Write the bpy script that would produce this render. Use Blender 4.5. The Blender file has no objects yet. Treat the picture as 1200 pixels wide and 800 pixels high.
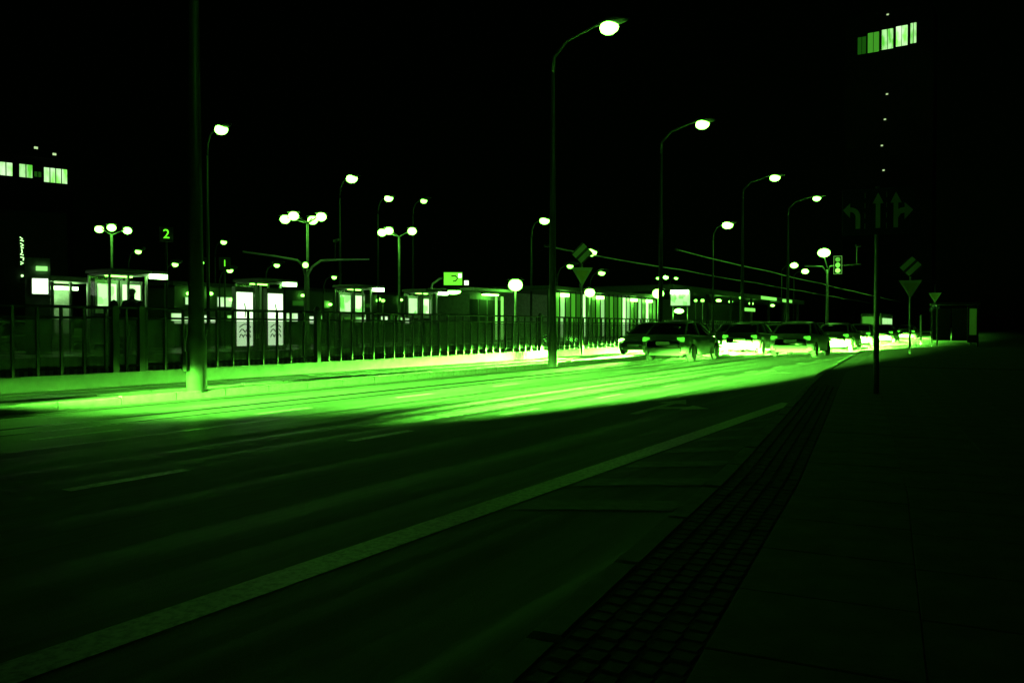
import bpy, math, random
from mathutils import Vector, Matrix
random.seed(7)
S = bpy.context.scene
COL = S.collection
R = math.radians

# ---------------------------------------------------------------- camera
A = R(31.9)              # the lens points this far left of the road direction (+Y)
SA, CA = math.sin(A), math.cos(A)
FPX, HZ, CAMH = 933.0, 383.0, 1.25
cam_d = bpy.data.cameras.new('camera'); cam_d.lens = 28.0; cam_d.sensor_width = 36.0
cam_d.clip_start = 0.05; cam_d.clip_end = 3000
cam = bpy.data.objects.new('camera', cam_d); COL.objects.link(cam)
cam.location = (0, 0, CAMH); cam.rotation_euler = (R(90 - 1.04), 0, A)
S.camera = cam

# ---------------------------------------------------------------- world: night sky, weak moon
W = bpy.data.worlds.new('World'); S.world = W; W.use_nodes = True
wn = W.node_tree.nodes; wl = W.node_tree.links
bg = wn['Background']
sky = wn.new('ShaderNodeTexSky'); sky.sky_type = 'NISHITA'; sky.sun_disc = False
sky.sun_elevation = R(3); sky.sun_rotation = R(200)
tint = wn.new('ShaderNodeMix'); tint.data_type = 'RGBA'; tint.blend_type = 'MULTIPLY'; tint.inputs[0].default_value = 1
wl.new(sky.outputs[0], tint.inputs[6]); tint.inputs[7].default_value = (.12, 1, .04, 1)
wl.new(tint.outputs[2], bg.inputs[0]); bg.inputs[1].default_value = 0.0003
sun_d = bpy.data.lights.new('moon', 'SUN'); sun_d.energy = 0.004; sun_d.angle = R(0.5); sun_d.color = (.12, 1, .05)
sun = bpy.data.objects.new('moon', sun_d); COL.objects.link(sun)
sun.rotation_euler = (R(50), R(10), R(-20))
S.view_settings.view_transform = 'Standard'; S.view_settings.look = 'None'
S.view_settings.exposure = 0; S.view_settings.gamma = 1; S.view_settings.use_curve_mapping = False
S.cycles.use_denoising = True
S.cycles.max_bounces = 6; S.cycles.diffuse_bounces = 2; S.cycles.glossy_bounces = 4; S.cycles.transmission_bounces = 4
S.cycles.transparent_max_bounces = 8; S.cycles.sample_clamp_indirect = 4; S.cycles.caustics_reflective = False

# ---------------------------------------------------------------- helpers
def P(L, t, z=0.0): return Vector((-L, t, z))          # L metres left of the camera, t metres along the road
def pix(px, py, Z):                                     # a point seen at px,py in the photo, Z metres deep
    xc = (px - 600) / FPX * Z
    return P(-xc * CA + Z * SA, xc * SA + Z * CA, CAMH + (HZ - py) / FPX * Z)
def t_at(px, L):                                        # distance along the road where column px crosses the line L
    r = (px - 600) / FPX
    return L * (CA + SA * r) / (SA - CA * r)

MATS = {}
def nodes_of(m):
    m.use_nodes = True
    return m.node_tree.nodes, m.node_tree.links, m.node_tree.nodes['Principled BSDF']
def mat(name, col, rough=.6, metal=0.0, var=.25, scale=6.0, bump=0.0, spec=.5):
    if name in MATS: return MATS[name]
    m = bpy.data.materials.new(name); n, l, b = nodes_of(m)
    b.inputs['Roughness'].default_value = rough; b.inputs['Metallic'].default_value = metal
    b.inputs['Specular IOR Level'].default_value = spec
    tc = n.new('ShaderNodeTexCoord'); nz = n.new('ShaderNodeTexNoise'); nz.inputs['Scale'].default_value = scale; nz.inputs['Detail'].default_value = 6
    l.new(tc.outputs['Object'], nz.inputs['Vector'])
    rp = n.new('ShaderNodeValToRGB')
    rp.color_ramp.elements[0].position = .3; rp.color_ramp.elements[1].position = .7
    rp.color_ramp.elements[0].color = tuple(c * (1 - var) for c in col) + (1,)
    rp.color_ramp.elements[1].color = tuple(min(1, c * (1 + var)) for c in col) + (1,)
    l.new(nz.outputs[0], rp.inputs[0]); l.new(rp.outputs[0], b.inputs['Base Color'])
    if bump:
        bp = n.new('ShaderNodeBump'); bp.inputs['Strength'].default_value = bump; bp.inputs['Distance'].default_value = .01
        n2 = n.new('ShaderNodeTexNoise'); n2.inputs['Scale'].default_value = scale * 12
        l.new(tc.outputs['Object'], n2.inputs['Vector']); l.new(n2.outputs[0], bp.inputs['Height']); l.new(bp.outputs[0], b.inputs['Normal'])
    MATS[name] = m; return m
LIT = (.15, 1, .05)          # the one green of every lamp
PALE = (.42, 1, .30)
LAMP = (.17, 1, .07)
def emit(name, col, k):
    if name in MATS: return MATS[name]
    m = bpy.data.materials.new(name); n, l, b = nodes_of(m)
    b.inputs['Base Color'].default_value = (.3, .3, .3, 1); b.inputs['Roughness'].default_value = .3
    b.inputs['Emission Color'].default_value = tuple(col) + (1,); b.inputs['Emission Strength'].default_value = k
    MATS[name] = m; return m
def room(name, c0, c1, k, sc=1.4):           # a lit room behind glass: uneven walls, lamps and blinds
    if name in MATS: return MATS[name]
    m = bpy.data.materials.new(name); n, l, b = nodes_of(m); b.inputs['Base Color'].default_value = (.1, .1, .1, 1); b.inputs['Roughness'].default_value = .1
    tc = n.new('ShaderNodeTexCoord'); mp = n.new('ShaderNodeMapping'); mp.inputs['Scale'].default_value = (1.6, 1, .5); l.new(tc.outputs['Object'], mp.inputs[0])
    nz = n.new('ShaderNodeTexNoise'); nz.inputs['Scale'].default_value = sc; nz.inputs['Detail'].default_value = 3; l.new(mp.outputs[0], nz.inputs['Vector'])
    rp = n.new('ShaderNodeValToRGB'); rp.color_ramp.elements[0].position = .36; rp.color_ramp.elements[1].position = .6
    rp.color_ramp.elements[0].color = tuple(c0) + (1,); rp.color_ramp.elements[1].color = tuple(c1) + (1,)
    l.new(nz.outputs[0], rp.inputs[0]); l.new(rp.outputs[0], b.inputs['Emission Color']); b.inputs['Emission Strength'].default_value = k
    MATS[name] = m; return m
def glass(name, alpha=.25, col=(.25, .3, .25)):
    if name in MATS: return MATS[name]
    m = bpy.data.materials.new(name); n, l, b = nodes_of(m)
    b.inputs['Base Color'].default_value = col + (1,); b.inputs['Roughness'].default_value = .05; b.inputs['Alpha'].default_value = alpha
    MATS[name] = m; return m

class MB:
    def __init__(s): s.v = []; s.f = []
    def add(s, vs, fs):
        o = len(s.v); s.v += [tuple(v) for v in vs]; s.f += [tuple(i + o for i in f) for f in fs]; return s
    def box(s, c, d, rz=0.0, ry=0.0, rx=0.0):
        M = Matrix.Rotation(rz, 3, 'Z') @ Matrix.Rotation(ry, 3, 'Y') @ Matrix.Rotation(rx, 3, 'X')
        vs = [Vector(c) + M @ Vector((d[0] / 2 * x, d[1] / 2 * y, d[2] / 2 * z)) for z in (-1, 1) for y in (-1, 1) for x in (-1, 1)]
        return s.add(vs, [(0, 2, 3, 1), (4, 5, 7, 6), (0, 1, 5, 4), (2, 6, 7, 3), (0, 4, 6, 2), (1, 3, 7, 5)])
    def bevbox(s, c, d, b=.02):
        hx, hy, hz = d[0] / 2, d[1] / 2, d[2] / 2
        ring = lambda x, y, z: [(c[0] + u * x, c[1] + w * y, c[2] + z) for u, w in ((-1, -1), (1, -1), (1, 1), (-1, 1))]
        vs = ring(hx, hy, -hz) + ring(hx, hy, hz - b) + ring(hx - b, hy - b, hz)
        fs = [(3, 2, 1, 0), (8, 9, 10, 11)]
        for k in (0, 4):
            for i in range(4): j = (i + 1) % 4; fs.append((k + i, k + j, k + 4 + j, k + 4 + i))
        return s.add(vs, fs)
    def path(s, pts, r, n=8, cap=True):
        pts = [Vector(p) for p in pts]; rs = r if isinstance(r, (list, tuple)) else [r] * len(pts)
        vs = []; ref = None
        for i, p in enumerate(pts):
            d = (pts[min(i + 1, len(pts) - 1)] - pts[max(i - 1, 0)]).normalized()
            if ref is None: ref = Vector((1, 0, 0)) if abs(d.x) < .9 else Vector((0, 1, 0))
            a = d.cross(ref).normalized(); b = d.cross(a).normalized(); ref = -b if False else ref
            for k in range(n):
                th = 2 * math.pi * k / n
                vs.append(p + (a * math.cos(th) + b * math.sin(th)) * rs[i])
        fs = []
        for i in range(len(pts) - 1):
            for k in range(n): fs.append((i * n + k, i * n + (k + 1) % n, (i + 1) * n + (k + 1) % n, (i + 1) * n + k))
        if cap: fs += [tuple(range(n - 1, -1, -1)), tuple((len(pts) - 1) * n + k for k in range(n))]
        return s.add(vs, fs)
    def lathe(s, prof, c=(0, 0, 0), n=12, axis='Z'):
        vs = []; fs = []
        for r, z in prof:
            for k in range(n):
                th = 2 * math.pi * k / n; x, y = r * math.cos(th), r * math.sin(th)
                q = (x, y, z) if axis == 'Z' else ((z, x, y) if axis == 'X' else (y, z, x))
                vs.append((q[0] + c[0], q[1] + c[1], q[2] + c[2]))
        for i in range(len(prof) - 1):
            for k in range(n): fs.append((i * n + k, i * n + (k + 1) % n, (i + 1) * n + (k + 1) % n, (i + 1) * n + k))
        if prof[0][0] > 1e-4: fs.append(tuple(range(n - 1, -1, -1)))
        if prof[-1][0] > 1e-4: fs.append(tuple((len(prof) - 1) * n + k for k in range(n)))
        return s.add(vs, fs)
    def ball(s, c, r, sx=1, sy=1, sz=1, n=10, m=6):
        prof = [(r * math.sin(math.pi * i / m), -r * math.cos(math.pi * i / m)) for i in range(m + 1)]
        o = len(s.v); s.lathe(prof, (0, 0, 0), n)
        s.v[o:] = [(x * sx + c[0], y * sy + c[1], z * sz + c[2]) for x, y, z in s.v[o:]]
        return s
    def prism(s, poly, d0, d1, plane='XY', off=(0, 0, 0)):     # polygon extruded; plane XY -> along z, XZ -> along y
        n = len(poly); vs = []
        for d in (d0, d1):
            for a, b in poly:
                q = (a, b, d) if plane == 'XY' else (a, d, b)
                vs.append((q[0] + off[0], q[1] + off[1], q[2] + off[2]))
        fs = [tuple(range(n - 1, -1, -1)), tuple(range(n, 2 * n))] + [(i, (i + 1) % n, n + (i + 1) % n, n + i) for i in range(n)]
        return s.add(vs, fs)
    def grid(s, rows):                                          # rows of equal-length point lists
        n = len(rows[0]); vs = [p for r in rows for p in r]
        return s.add(vs, [(i * n + k, i * n + k + 1, (i + 1) * n + k + 1, (i + 1) * n + k) for i in range(len(rows) - 1) for k in range(n - 1)])
    def mesh(s, name, m, smooth=False):
        me = bpy.data.meshes.new(name); me.from_pydata(s.v, [], s.f); me.materials.append(m)
        if smooth:
            for p in me.polygons: p.use_smooth = True
        me.update(); return me
    def build(s, name, m, parent=None, smooth=False, loc=None, rz=0.0):
        return link(name, s.mesh(name, m, smooth), parent, loc, rz)
def link(name, me, parent=None, loc=None, rz=0.0):
    o = bpy.data.objects.new(name, me); COL.objects.link(o)
    if parent: o.parent = parent
    if loc is not None: o.location = loc
    if rz: o.rotation_euler = (0, 0, rz)
    return o
def tag(o, label, cat, group=None):
    o['label'] = label; o['category'] = cat
    if group: o['group'] = group
    return o
def thing(name, loc, label, cat, group=None, rz=0.0):
    o = bpy.data.objects.new(name, None); COL.objects.link(o); o.location = loc; o.rotation_euler = (0, 0, rz); o.empty_display_size = .3
    return tag(o, label, cat, group)
def struct(name, mb, m, loc=None):
    o = mb.build(name, m, None, loc=loc); o['kind'] = 'structure'; return o
def face_cam(p):                      # yaw that turns local -Y towards the camera
    return math.atan2(p[0], -p[1]) + math.pi if False else math.atan2(-p[0], p[1])
def text_mesh(body, size, m, name, parent, loc, rot, ext=.006):
    cu = bpy.data.curves.new('lettering', 'FONT'); cu.body = body; cu.size = size; cu.extrude = ext; cu.align_x = 'CENTER'; cu.align_y = 'CENTER'
    tmp = bpy.data.objects.new('lettering_tmp', cu); COL.objects.link(tmp)
    dg = bpy.context.evaluated_depsgraph_get(); me = bpy.data.meshes.new_from_object(tmp.evaluated_get(dg))
    bpy.data.objects.remove(tmp); bpy.data.curves.remove(cu)
    me.materials.clear(); me.materials.append(m)
    o = link(name, me, parent, loc); o.rotation_euler = rot; return o

steel = mat('galvanised_steel', (.33, .35, .33), .45, .6, .2, 9)
dark_steel = mat('dark_painted_steel', (.02, .022, .02), .5, .1, .3, 8)
black = mat('black_plastic', (.02, .02, .02), .5, 0, .2)
concrete = mat('concrete', (.11, .11, .105), .8, 0, .25, 4, .4)
white_paint = mat('sign_white', (.75, .76, .74), .5, 0, .06)
kerb_m = mat('granite_kerb', (.17, .17, .165), .7, 0, .3, 9, .4)

# ---------------------------------------------------------------- ground, road, markings
def road_material():
    m = bpy.data.materials.new('trail_streaked_asphalt'); n, l, b = nodes_of(m)
    tc = n.new('ShaderNodeTexCoord')
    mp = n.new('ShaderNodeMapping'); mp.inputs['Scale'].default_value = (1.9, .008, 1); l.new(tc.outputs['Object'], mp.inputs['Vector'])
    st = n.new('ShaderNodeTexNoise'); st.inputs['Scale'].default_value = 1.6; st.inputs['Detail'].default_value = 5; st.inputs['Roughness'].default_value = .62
    l.new(mp.outputs[0], st.inputs['Vector'])                   # streaks along the lanes, painted into colour and roughness to suggest light trails
    gr = n.new('ShaderNodeTexNoise'); gr.inputs['Scale'].default_value = 130; gr.inputs['Detail'].default_value = 4; l.new(tc.outputs['Object'], gr.inputs['Vector'])
    pt = n.new('ShaderNodeTexNoise'); pt.inputs['Scale'].default_value = .6; pt.inputs['Detail'].default_value = 6; l.new(tc.outputs['Object'], pt.inputs['Vector'])
    rr = n.new('ShaderNodeMapRange'); rr.inputs[1].default_value = .36; rr.inputs[2].default_value = .64; rr.inputs[3].default_value = .15; rr.inputs[4].default_value = .55
    l.new(st.outputs[0], rr.inputs[0])
    sx = n.new('ShaderNodeSeparateXYZ'); l.new(tc.outputs['Object'], sx.inputs[0])
    dry = n.new('ShaderNodeMapRange'); dry.interpolation_type = 'SMOOTHSTEP'      # the least driven lane by the kerb has dried off
    dry.inputs[1].default_value = -9.5; dry.inputs[2].default_value = -5.2; dry.inputs[3].default_value = 0; dry.inputs[4].default_value = .34
    l.new(sx.outputs[0], dry.inputs[0])
    ra = n.new('ShaderNodeMath'); ra.operation = 'ADD'; ra.use_clamp = True; l.new(rr.outputs[0], ra.inputs[0]); l.new(dry.outputs[0], ra.inputs[1]); l.new(ra.outputs[0], b.inputs['Roughness'])
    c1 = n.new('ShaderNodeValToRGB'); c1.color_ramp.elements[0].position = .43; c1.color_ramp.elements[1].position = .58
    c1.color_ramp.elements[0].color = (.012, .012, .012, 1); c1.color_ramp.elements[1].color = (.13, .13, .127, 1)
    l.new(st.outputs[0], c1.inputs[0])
    c2 = n.new('ShaderNodeMapRange'); c2.inputs[1].default_value = .3; c2.inputs[2].default_value = .7; c2.inputs[3].default_value = .55; c2.inputs[4].default_value = 1.4
    l.new(gr.outputs[0], c2.inputs[0])
    c3 = n.new('ShaderNodeMapRange'); c3.inputs[1].default_value = .3; c3.inputs[2].default_value = .7; c3.inputs[3].default_value = .8; c3.inputs[4].default_value = 1.2
    l.new(pt.outputs[0], c3.inputs[0])
    mm = n.new('ShaderNodeMath'); mm.operation = 'MULTIPLY'; l.new(c2.outputs[0], mm.inputs[0]); l.new(c3.outputs[0], mm.inputs[1])
    vm = n.new('ShaderNodeVectorMath'); vm.operation = 'SCALE'; l.new(c1.outputs[0], vm.inputs[0]); l.new(mm.outputs[0], vm.inputs['Scale'])
    l.new(vm.outputs[0], b.inputs['Base Color'])
    bp = n.new('ShaderNodeBump'); bp.inputs['Strength'].default_value = .6; bp.inputs['Distance'].default_value = .006
    l.new(gr.outputs[0], bp.inputs['Height']); l.new(bp.outputs[0], b.inputs['Normal'])
    return m
road_m = road_material()
def paver_material():
    m = bpy.data.materials.new('damp_platform_paving'); n, l, b = nodes_of(m)
    tc = n.new('ShaderNodeTexCoord'); br = n.new('ShaderNodeTexBrick'); br.inputs['Scale'].default_value = 2.5
    br.inputs['Color1'].default_value = (.16, .16, .155, 1); br.inputs['Color2'].default_value = (.22, .22, .21, 1); br.inputs['Mortar'].default_value = (.06, .06, .06, 1)
    br.inputs['Mortar Size'].default_value = .015; l.new(tc.outputs['Object'], br.inputs['Vector']); l.new(br.outputs[0], b.inputs['Base Color'])
    nz = n.new('ShaderNodeTexNoise'); nz.inputs['Scale'].default_value = 1.2; nz.inputs['Detail'].default_value = 5; l.new(tc.outputs['Object'], nz.inputs['Vector'])
    rr = n.new('ShaderNodeMapRange'); rr.inputs[1].default_value = .35; rr.inputs[2].default_value = .65; rr.inputs[3].default_value = .08; rr.inputs[4].default_value = .35
    l.new(nz.outputs[0], rr.inputs[0]); l.new(rr.outputs[0], b.inputs['Roughness'])
    bp = n.new('ShaderNodeBump'); bp.inputs['Strength'].default_value = .25; bp.inputs['Distance'].default_value = .01
    l.new(br.outputs['Fac'], bp.inputs['Height']); bp.invert = True; l.new(bp.outputs[0], b.inputs['Normal'])
    return m
paver_m = paver_material()
def line_material():
    m = bpy.data.materials.new('worn_road_paint'); n, l, b = nodes_of(m); b.inputs['Roughness'].default_value = .42
    tc = n.new('ShaderNodeTexCoord'); nz = n.new('ShaderNodeTexNoise'); nz.inputs['Scale'].default_value = 22; nz.inputs['Detail'].default_value = 8; nz.inputs['Roughness'].default_value = .7
    l.new(tc.outputs['Object'], nz.inputs['Vector'])
    rp = n.new('ShaderNodeValToRGB'); rp.color_ramp.elements[0].position = .38; rp.color_ramp.elements[1].position = .58
    rp.color_ramp.elements[0].color = (.20, .20, .195, 1); rp.color_ramp.elements[1].color = (.55, .55, .53, 1)
    l.new(nz.outputs[0], rp.inputs[0]); l.new(rp.outputs[0], b.inputs['Base Color'])
    return m
line_m = line_material()

struct('ground', MB().grid([[(-900, -200, -.03), (900, -200, -.03)], [(-900, 1400, -.03), (900, 1400, -.03)]]), mat('earth', (.06, .06, .055), .85, 0, .3, .3))
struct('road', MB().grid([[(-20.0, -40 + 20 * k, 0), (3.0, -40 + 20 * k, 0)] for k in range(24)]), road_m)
KERB = [(1.2, -4), (1.2, .0), (1.52, 2.7), (1.9, 6.0), (2.6, 11.0), (3.25, 15.5), (4.0, 21), (4.85, 29), (5.9, 40), (6.7, 53), (7.1, 75), (7.1, 300)]
def kerbL(t):
    for (l0, t0), (l1, t1) in zip(KERB, KERB[1:]):
        if t <= t1: return l0 + (l1 - l0) * (t - t0) / (t1 - t0)
    return KERB[-1][0]
def slabL(t): return kerbL(t) - (.62 if t < 30 else .7)
ts = [-4 + .5 * i for i in range(60)] + [26 + 2 * i for i in range(30)] + [90, 150, 300]
pav = struct('pavement', MB().grid([[P(-16, t, .120), P(kerbL(t) - .14, t, .120)] for t in ts]), mat('pavement_bed', (.085, .085, .083), .85, 0, .3, 8, .4))
# kerb stones, one by one
kerb_root = struct('kerb', MB().grid([[P(kerbL(t) - .02, t, .02), P(kerbL(t) - .13, t, .02)] for t in ts]), kerb_m)
stone = MB().bevbox((0, 0, .06), (.15, .985, .14), .02).mesh('kerb_stone', kerb_m)
t = -1.0
while t < 62:
    dL = kerbL(t + .5) - kerbL(t - .5)
    o = link('kerb_stone', stone, kerb_root, P(kerbL(t) - .075, t, random.uniform(-.006, .006)), math.atan(dL)); t += 1.0
# paving slabs of the footway
slab = MB().bevbox((0, 0, 0), (.695, .695, .05), .004).mesh('paving_slab', mat('paving_slab', (.17, .17, .165), .75, 0, .25, 5, .35))
cnt = 0
for i in range(34):
    tt = 1.0 + .7 * i
    for j in range(8):
        if cnt >= 290: break
        o = link('paving_slab', slab, pav, P(slabL(tt) - .36 - .7 * j, tt, .103 + random.uniform(-.0015, .0015)), math.atan(kerbL(tt + .5) - kerbL(tt - .5))); cnt += 1
far = MB().grid([[P(-3, tt, .126), P(slabL(tt), tt, .126)] for tt in ts if tt > 24.6])
far.build('paving_beyond', mat('paving_slab', (.17, .17, .165)), pav)
# small setts between kerb and footway: too many to count
sm = MB(); tt = 1.0
while tt < 16:
    for j in range(5):
        sm.bevbox((-(kerbL(tt) - .2 - .095 * j), tt + (j % 2) * .05, .10), (.088, .092, .052 + random.uniform(-.006, .006)), .01)
    tt += .1
so = sm.build('sett_strip', mat('granite_sett', (.10, .10, .098), .75, 0, .4, 14, .3), pav); so['kind'] = 'stuff'

mk = MB()
mk.grid([[P(3.05 - .11, tt, .004), P(3.05 + .11, tt, .004)] for tt in [-3 + .5 * i for i in range(34)]])
mk.build('road_edge_line', line_m)['kind'] = 'structure'
for L0, name in ((6.1, 'lane_line'), (9.15, 'lane_line')):
    m = MB(); k = 0; tt = 3.35 - 3.1 * 2 + (1.3 if L0 > 7 else 0)
    while tt < 80:
        a, b = tt, tt + 1.05
        if L0 < kerbL(tt) + .8: break
        m.grid([[P(L0 - .065, a, .004), P(L0 + .065, a, .004)], [P(L0 - .065, b, .004), P(L0 + .065, b, .004)]]); tt += 3.1
    m.build(name, line_m)['kind'] = 'structure'
m = MB()
for k in range(11):                                        # hatching between the edge line and the kerb
    a = 4.6 + k * .95
    lk = kerbL(a + .6) + .12
    if lk < 2.8: m.grid([[P(lk, a + .55, .004), P(2.90, a, .004)], [P(lk, a + .9, .004), P(2.90, a + .35, .004)]])
m.build('hatched_marking', mat('faded_road_paint', (.10, .10, .098), .6, 0, .5, 9))['kind'] = 'structure'
def lane_arrow(L, t, label):                                # straight on and right
    poly = [(-.08, 0), (.08, 0), (.08, 1.15), (.5, 1.5), (.5, 1.22), (.95, 1.75), (.5, 2.25), (.5, 1.95), (.08, 1.62), (.08, 2.5), (.3, 2.5), (0, 3.6), (-.3, 2.5), (-.08, 2.5)]
    m = MB(); n = len(poly); m.add([(x, y, 0) for x, y in poly], [tuple(range(n))])
    o = m.build('lane_arrow', line_m, None, loc=P(L, t, .004), rz=R(3)); o.scale = (.8, .72, 1); o['kind'] = 'structure'
lane_arrow(4.55, 10.6, ''); lane_arrow(5.6, 21, '')
m = MB()
for a in (12.05, 15.35): m.grid([[P(a - .06, tt, .004), P(a + .06, tt, .004)] for tt in (-5, 20, 60, 160)])
m.build('lane_border_line', line_m)['kind'] = 'structure'

# narrow median with kerb stones
med = struct('median', MB().box((-12.45, 70, .06), (.56, 160, .10)), mat('median_paving', (.12, .12, .115), .8, 0, .3, 6, .4))
mst = MB().bevbox((0, 0, .06), (.14, .985, .15), .02).mesh('kerb_stone', kerb_m)
for side in (12.1, 12.8):
    for k in range(60): link('kerb_stone', mst, med, P(side, 1 + k, random.uniform(-.005, .005)))
# tram rails in the far lane and behind the railing
rail_m = mat('polished_rail_steel', (.55, .55, .53), .22, 1.0, .15, 3)
for k, L0 in enumerate((13.4, 14.83, 17.3, 18.73)):
    o = MB().box((-L0, 70, .001), (.06, 170, .016)).build('tram_rail', rail_m); o['kind'] = 'structure'
struct('track_bed', MB().grid([[(-19.9, -10, .012), (-16.15, -10, .012)], [(-19.9, 150, .012), (-16.15, 150, .012)]]), paver_m)
struct('platform', MB().box((-23, 45, .24), (6, 110, .52)), paver_m)
struct('station_forecourt', MB().grid([[(-80, -20, .004), (-26, -20, .004)], [(-80, 150, .004), (-26, 150, .004)]]), paver_m)

# ---------------------------------------------------------------- railing
dim_panel_m = glass('added_dim_sheet', .5, (.24, .25, .24)); dim_panel_m.node_tree.nodes['Principled BSDF'].inputs['Roughness'].default_value = .18  # added panels, imitating how passing traffic dims the lower railing
fence = thing('pedestrian_railing', P(16, 0, 0), 'long dark metal railing with upright posts between road and tram platform', 'railing')
MB().box((0, 42, .15), (.24, 88, .29)).build('plinth', concrete, fence)
for z, r in ((1.655, .032), (1.44, .026), (.42, .024)):
    MB().path([(0, -2, z), (0, 40, z), (0, 86, z)], r, 8).build('rail', dark_steel, fence, True)
post = MB().box((0, 0, .95), (.05, .05, 1.32)).lathe([(.036, 1.61), (.036, 1.64), (.0, 1.66)], n=8).mesh('post', dark_steel)
thick = MB().box((0, 0, .98), (.14, .14, 1.40)).lathe([(.09, 1.66), (.10, 1.70), (.07, 1.76), (.05, 1.80), (0, 1.83)], n=10).mesh('thick_post', dark_steel)
dim_panel = MB().box((0, 0, .93), (.012, .40, .94)).mesh('added_dim_panel', dim_panel_m)
k = 0; tt = 3.2
tk = [t_at(134, 16), t_at(165, 16)]
while tt < 86:
    link('post', post, fence, (0, tt, 0)); link('added_dim_panel', dim_panel, fence, (-.012, tt + .23, 0)); tt += .46
for q in tk + [t_at(372, 16), t_at(633, 16)]: link('thick_post', thick, fence, (0, q + .0, 0))

# ---------------------------------------------------------------- street lamps
lens_hot = emit('lamp_lens_hot', LAMP, 15)
lens_mid = emit('lamp_lens', LAMP, 16)
lens_far = emit('lamp_lens_far', LAMP, 11)
def pole_lamp(lp, side, arm, r_lens, label, group, lens=lens_hot, base_z=0.0, pr=.09, name='street_lamp'):
    """cobra-head lamp: pole standing `arm` metres to the left of the luminaire"""
    base = Vector((lp.x - side * arm, lp.y, base_z)); H = lp.z - base_z
    root = thing(name, base, label, 'street lamp', group)
    MB().lathe([(pr * 1.5, 0), (pr * 1.5, .9), (pr * 1.2, 1.0), (pr * .6, H - .9)], n=10).build('pole', dark_steel, root, True)
    MB().box((-.0, -pr * 1.95, .55), (.11, .02, .35)).build('service_door', dark_steel, root)
    s = side
    MB().path([(0, 0, H - 1.0), (s * .04, 0, H - .5), (s * arm * .25, 0, H - .12), (s * arm * .75, 0, H + .12), (s * (arm + .1), 0, H + .2)], [pr * .6, pr * .55, pr * .5, pr * .45, pr * .42], 8).build('arm', dark_steel, root, True)
    MB().ball((s * (arm + .12), 0, H + .16), .36, 1.35, .55, .36, 12, 6).build('luminaire', dark_steel, root, True)
    MB().ball((s * arm, 0, H), r_lens, 1.15, .9, .8, 12, 6).build('lens', lens, root, True)
    return root
G1 = 'street lamps along the road median'
for px, py, rl, lab in ((713, 35, .24, 'largest and brightest street lamp, arm reaching right over the road, top centre'),
                        (822, 147, .25, 'second largest street lamp on the median, right of the brightest one'),
                        (907, 209, .25, 'third street lamp of the median row, left of the lane arrow sign'),
                        (956, 233, .22, 'fourth street lamp of the median row, nearest the lane arrow sign')):
    Z = FPX * 8.15 / (HZ - py)
    pole_lamp(pix(px, py, Z), 1, 1.75, rl, lab, G1, lens_hot, .1)
pole_lamp(P(10.45, t_at(226, 12.3) - 11, 9.4), 1, 1.75, .25, 'added unseen street lamp continuing the median row, lighting the near road markings', G1, lens_hot, .1)  # extra lamp out of view, added to light the near road and markings
pole_lamp(P(10.45, t_at(226, 12.3), 9.4), 1, 1.75, .25, 'tall dark lamp pole by the railing, its lamp above the top of the picture', G1, lens_hot, .1, .12)
for px, py, lab in ((930, 311, 'far street lamp left of the traffic light, upper one of a close pair'), (943, 318, 'far street lamp left of the traffic light, lower one of a close pair')):
    Z = FPX * 8.15 / (HZ - py); pole_lamp(pix(px, py, Z), 1, 1.6, .45, lab, G1, lens_mid, 0)
G2 = 'street lamps behind the tram stop'
for px, py, H, rl, lab in ((261, 153, 9.4, .27, 'bright single street lamp high above the left tram shelters'),
                       (413, 210, 9.4, .30, 'single street lamp high above the gap between two double lamps'),
                       (456, 233, 9.4, .26, 'single street lamp just above the right-hand double lamp'),
                       (497, 236, 9.4, .20, 'small single street lamp right of the lamp above the double lamp'),
                       (263, 284, 7, .20, 'small distant street lamp above the second tram shelter, left of it'),
                       (638, 259, 7.5, .27, 'slim street lamp directly beside the thick dark central pole'),
                       (852, 264, 7.5, .30, 'slim street lamp between the second and third median lamps'),
                       (693, 296, 6.5, .34, 'white street lamp beside the striped priority sign'),
                       (668, 312, 5, .18, 'small lamp left of the striped sign, low over the pavilion'),
                       (705, 320, 5, .22, 'small lamp right of the striped sign, low over the pavilion'),
                       (235, 308, 4.6, .2, 'small lamp just right of the tall dark lamp pole'),
                       (206, 310, 4.6, .16, 'small lamp just left of the tall dark lamp pole'),
                       (163, 295, 5.2, .16, 'small lamp above the roof of the leftmost tram shelter'),
                       (325, 311, 4.6, .15, 'small lamp above the second tram shelter roof'),
                       (392, 325, 4.2, .14, 'tiny lamp above the third tram shelter, left end'),
                       (270, 317, 4.4, .17, 'small lamp below the lit number one'),
                       (771, 326, 8, .24, 'tiny far lamp, leftmost of three above the lit billboard'),
                       (780, 325, 8, .34, 'tiny far lamp, middle and brightest of three above the lit billboard'),
                       (792, 326, 8, .24, 'tiny far lamp, rightmost of three above the lit billboard')):
    Z = FPX * (H - CAMH) / (HZ - py)
    pole_lamp(pix(px, py, Z), 1, .9, rl, lab, G2, lens_mid if rl > .24 else lens_far, 0, .07)
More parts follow.
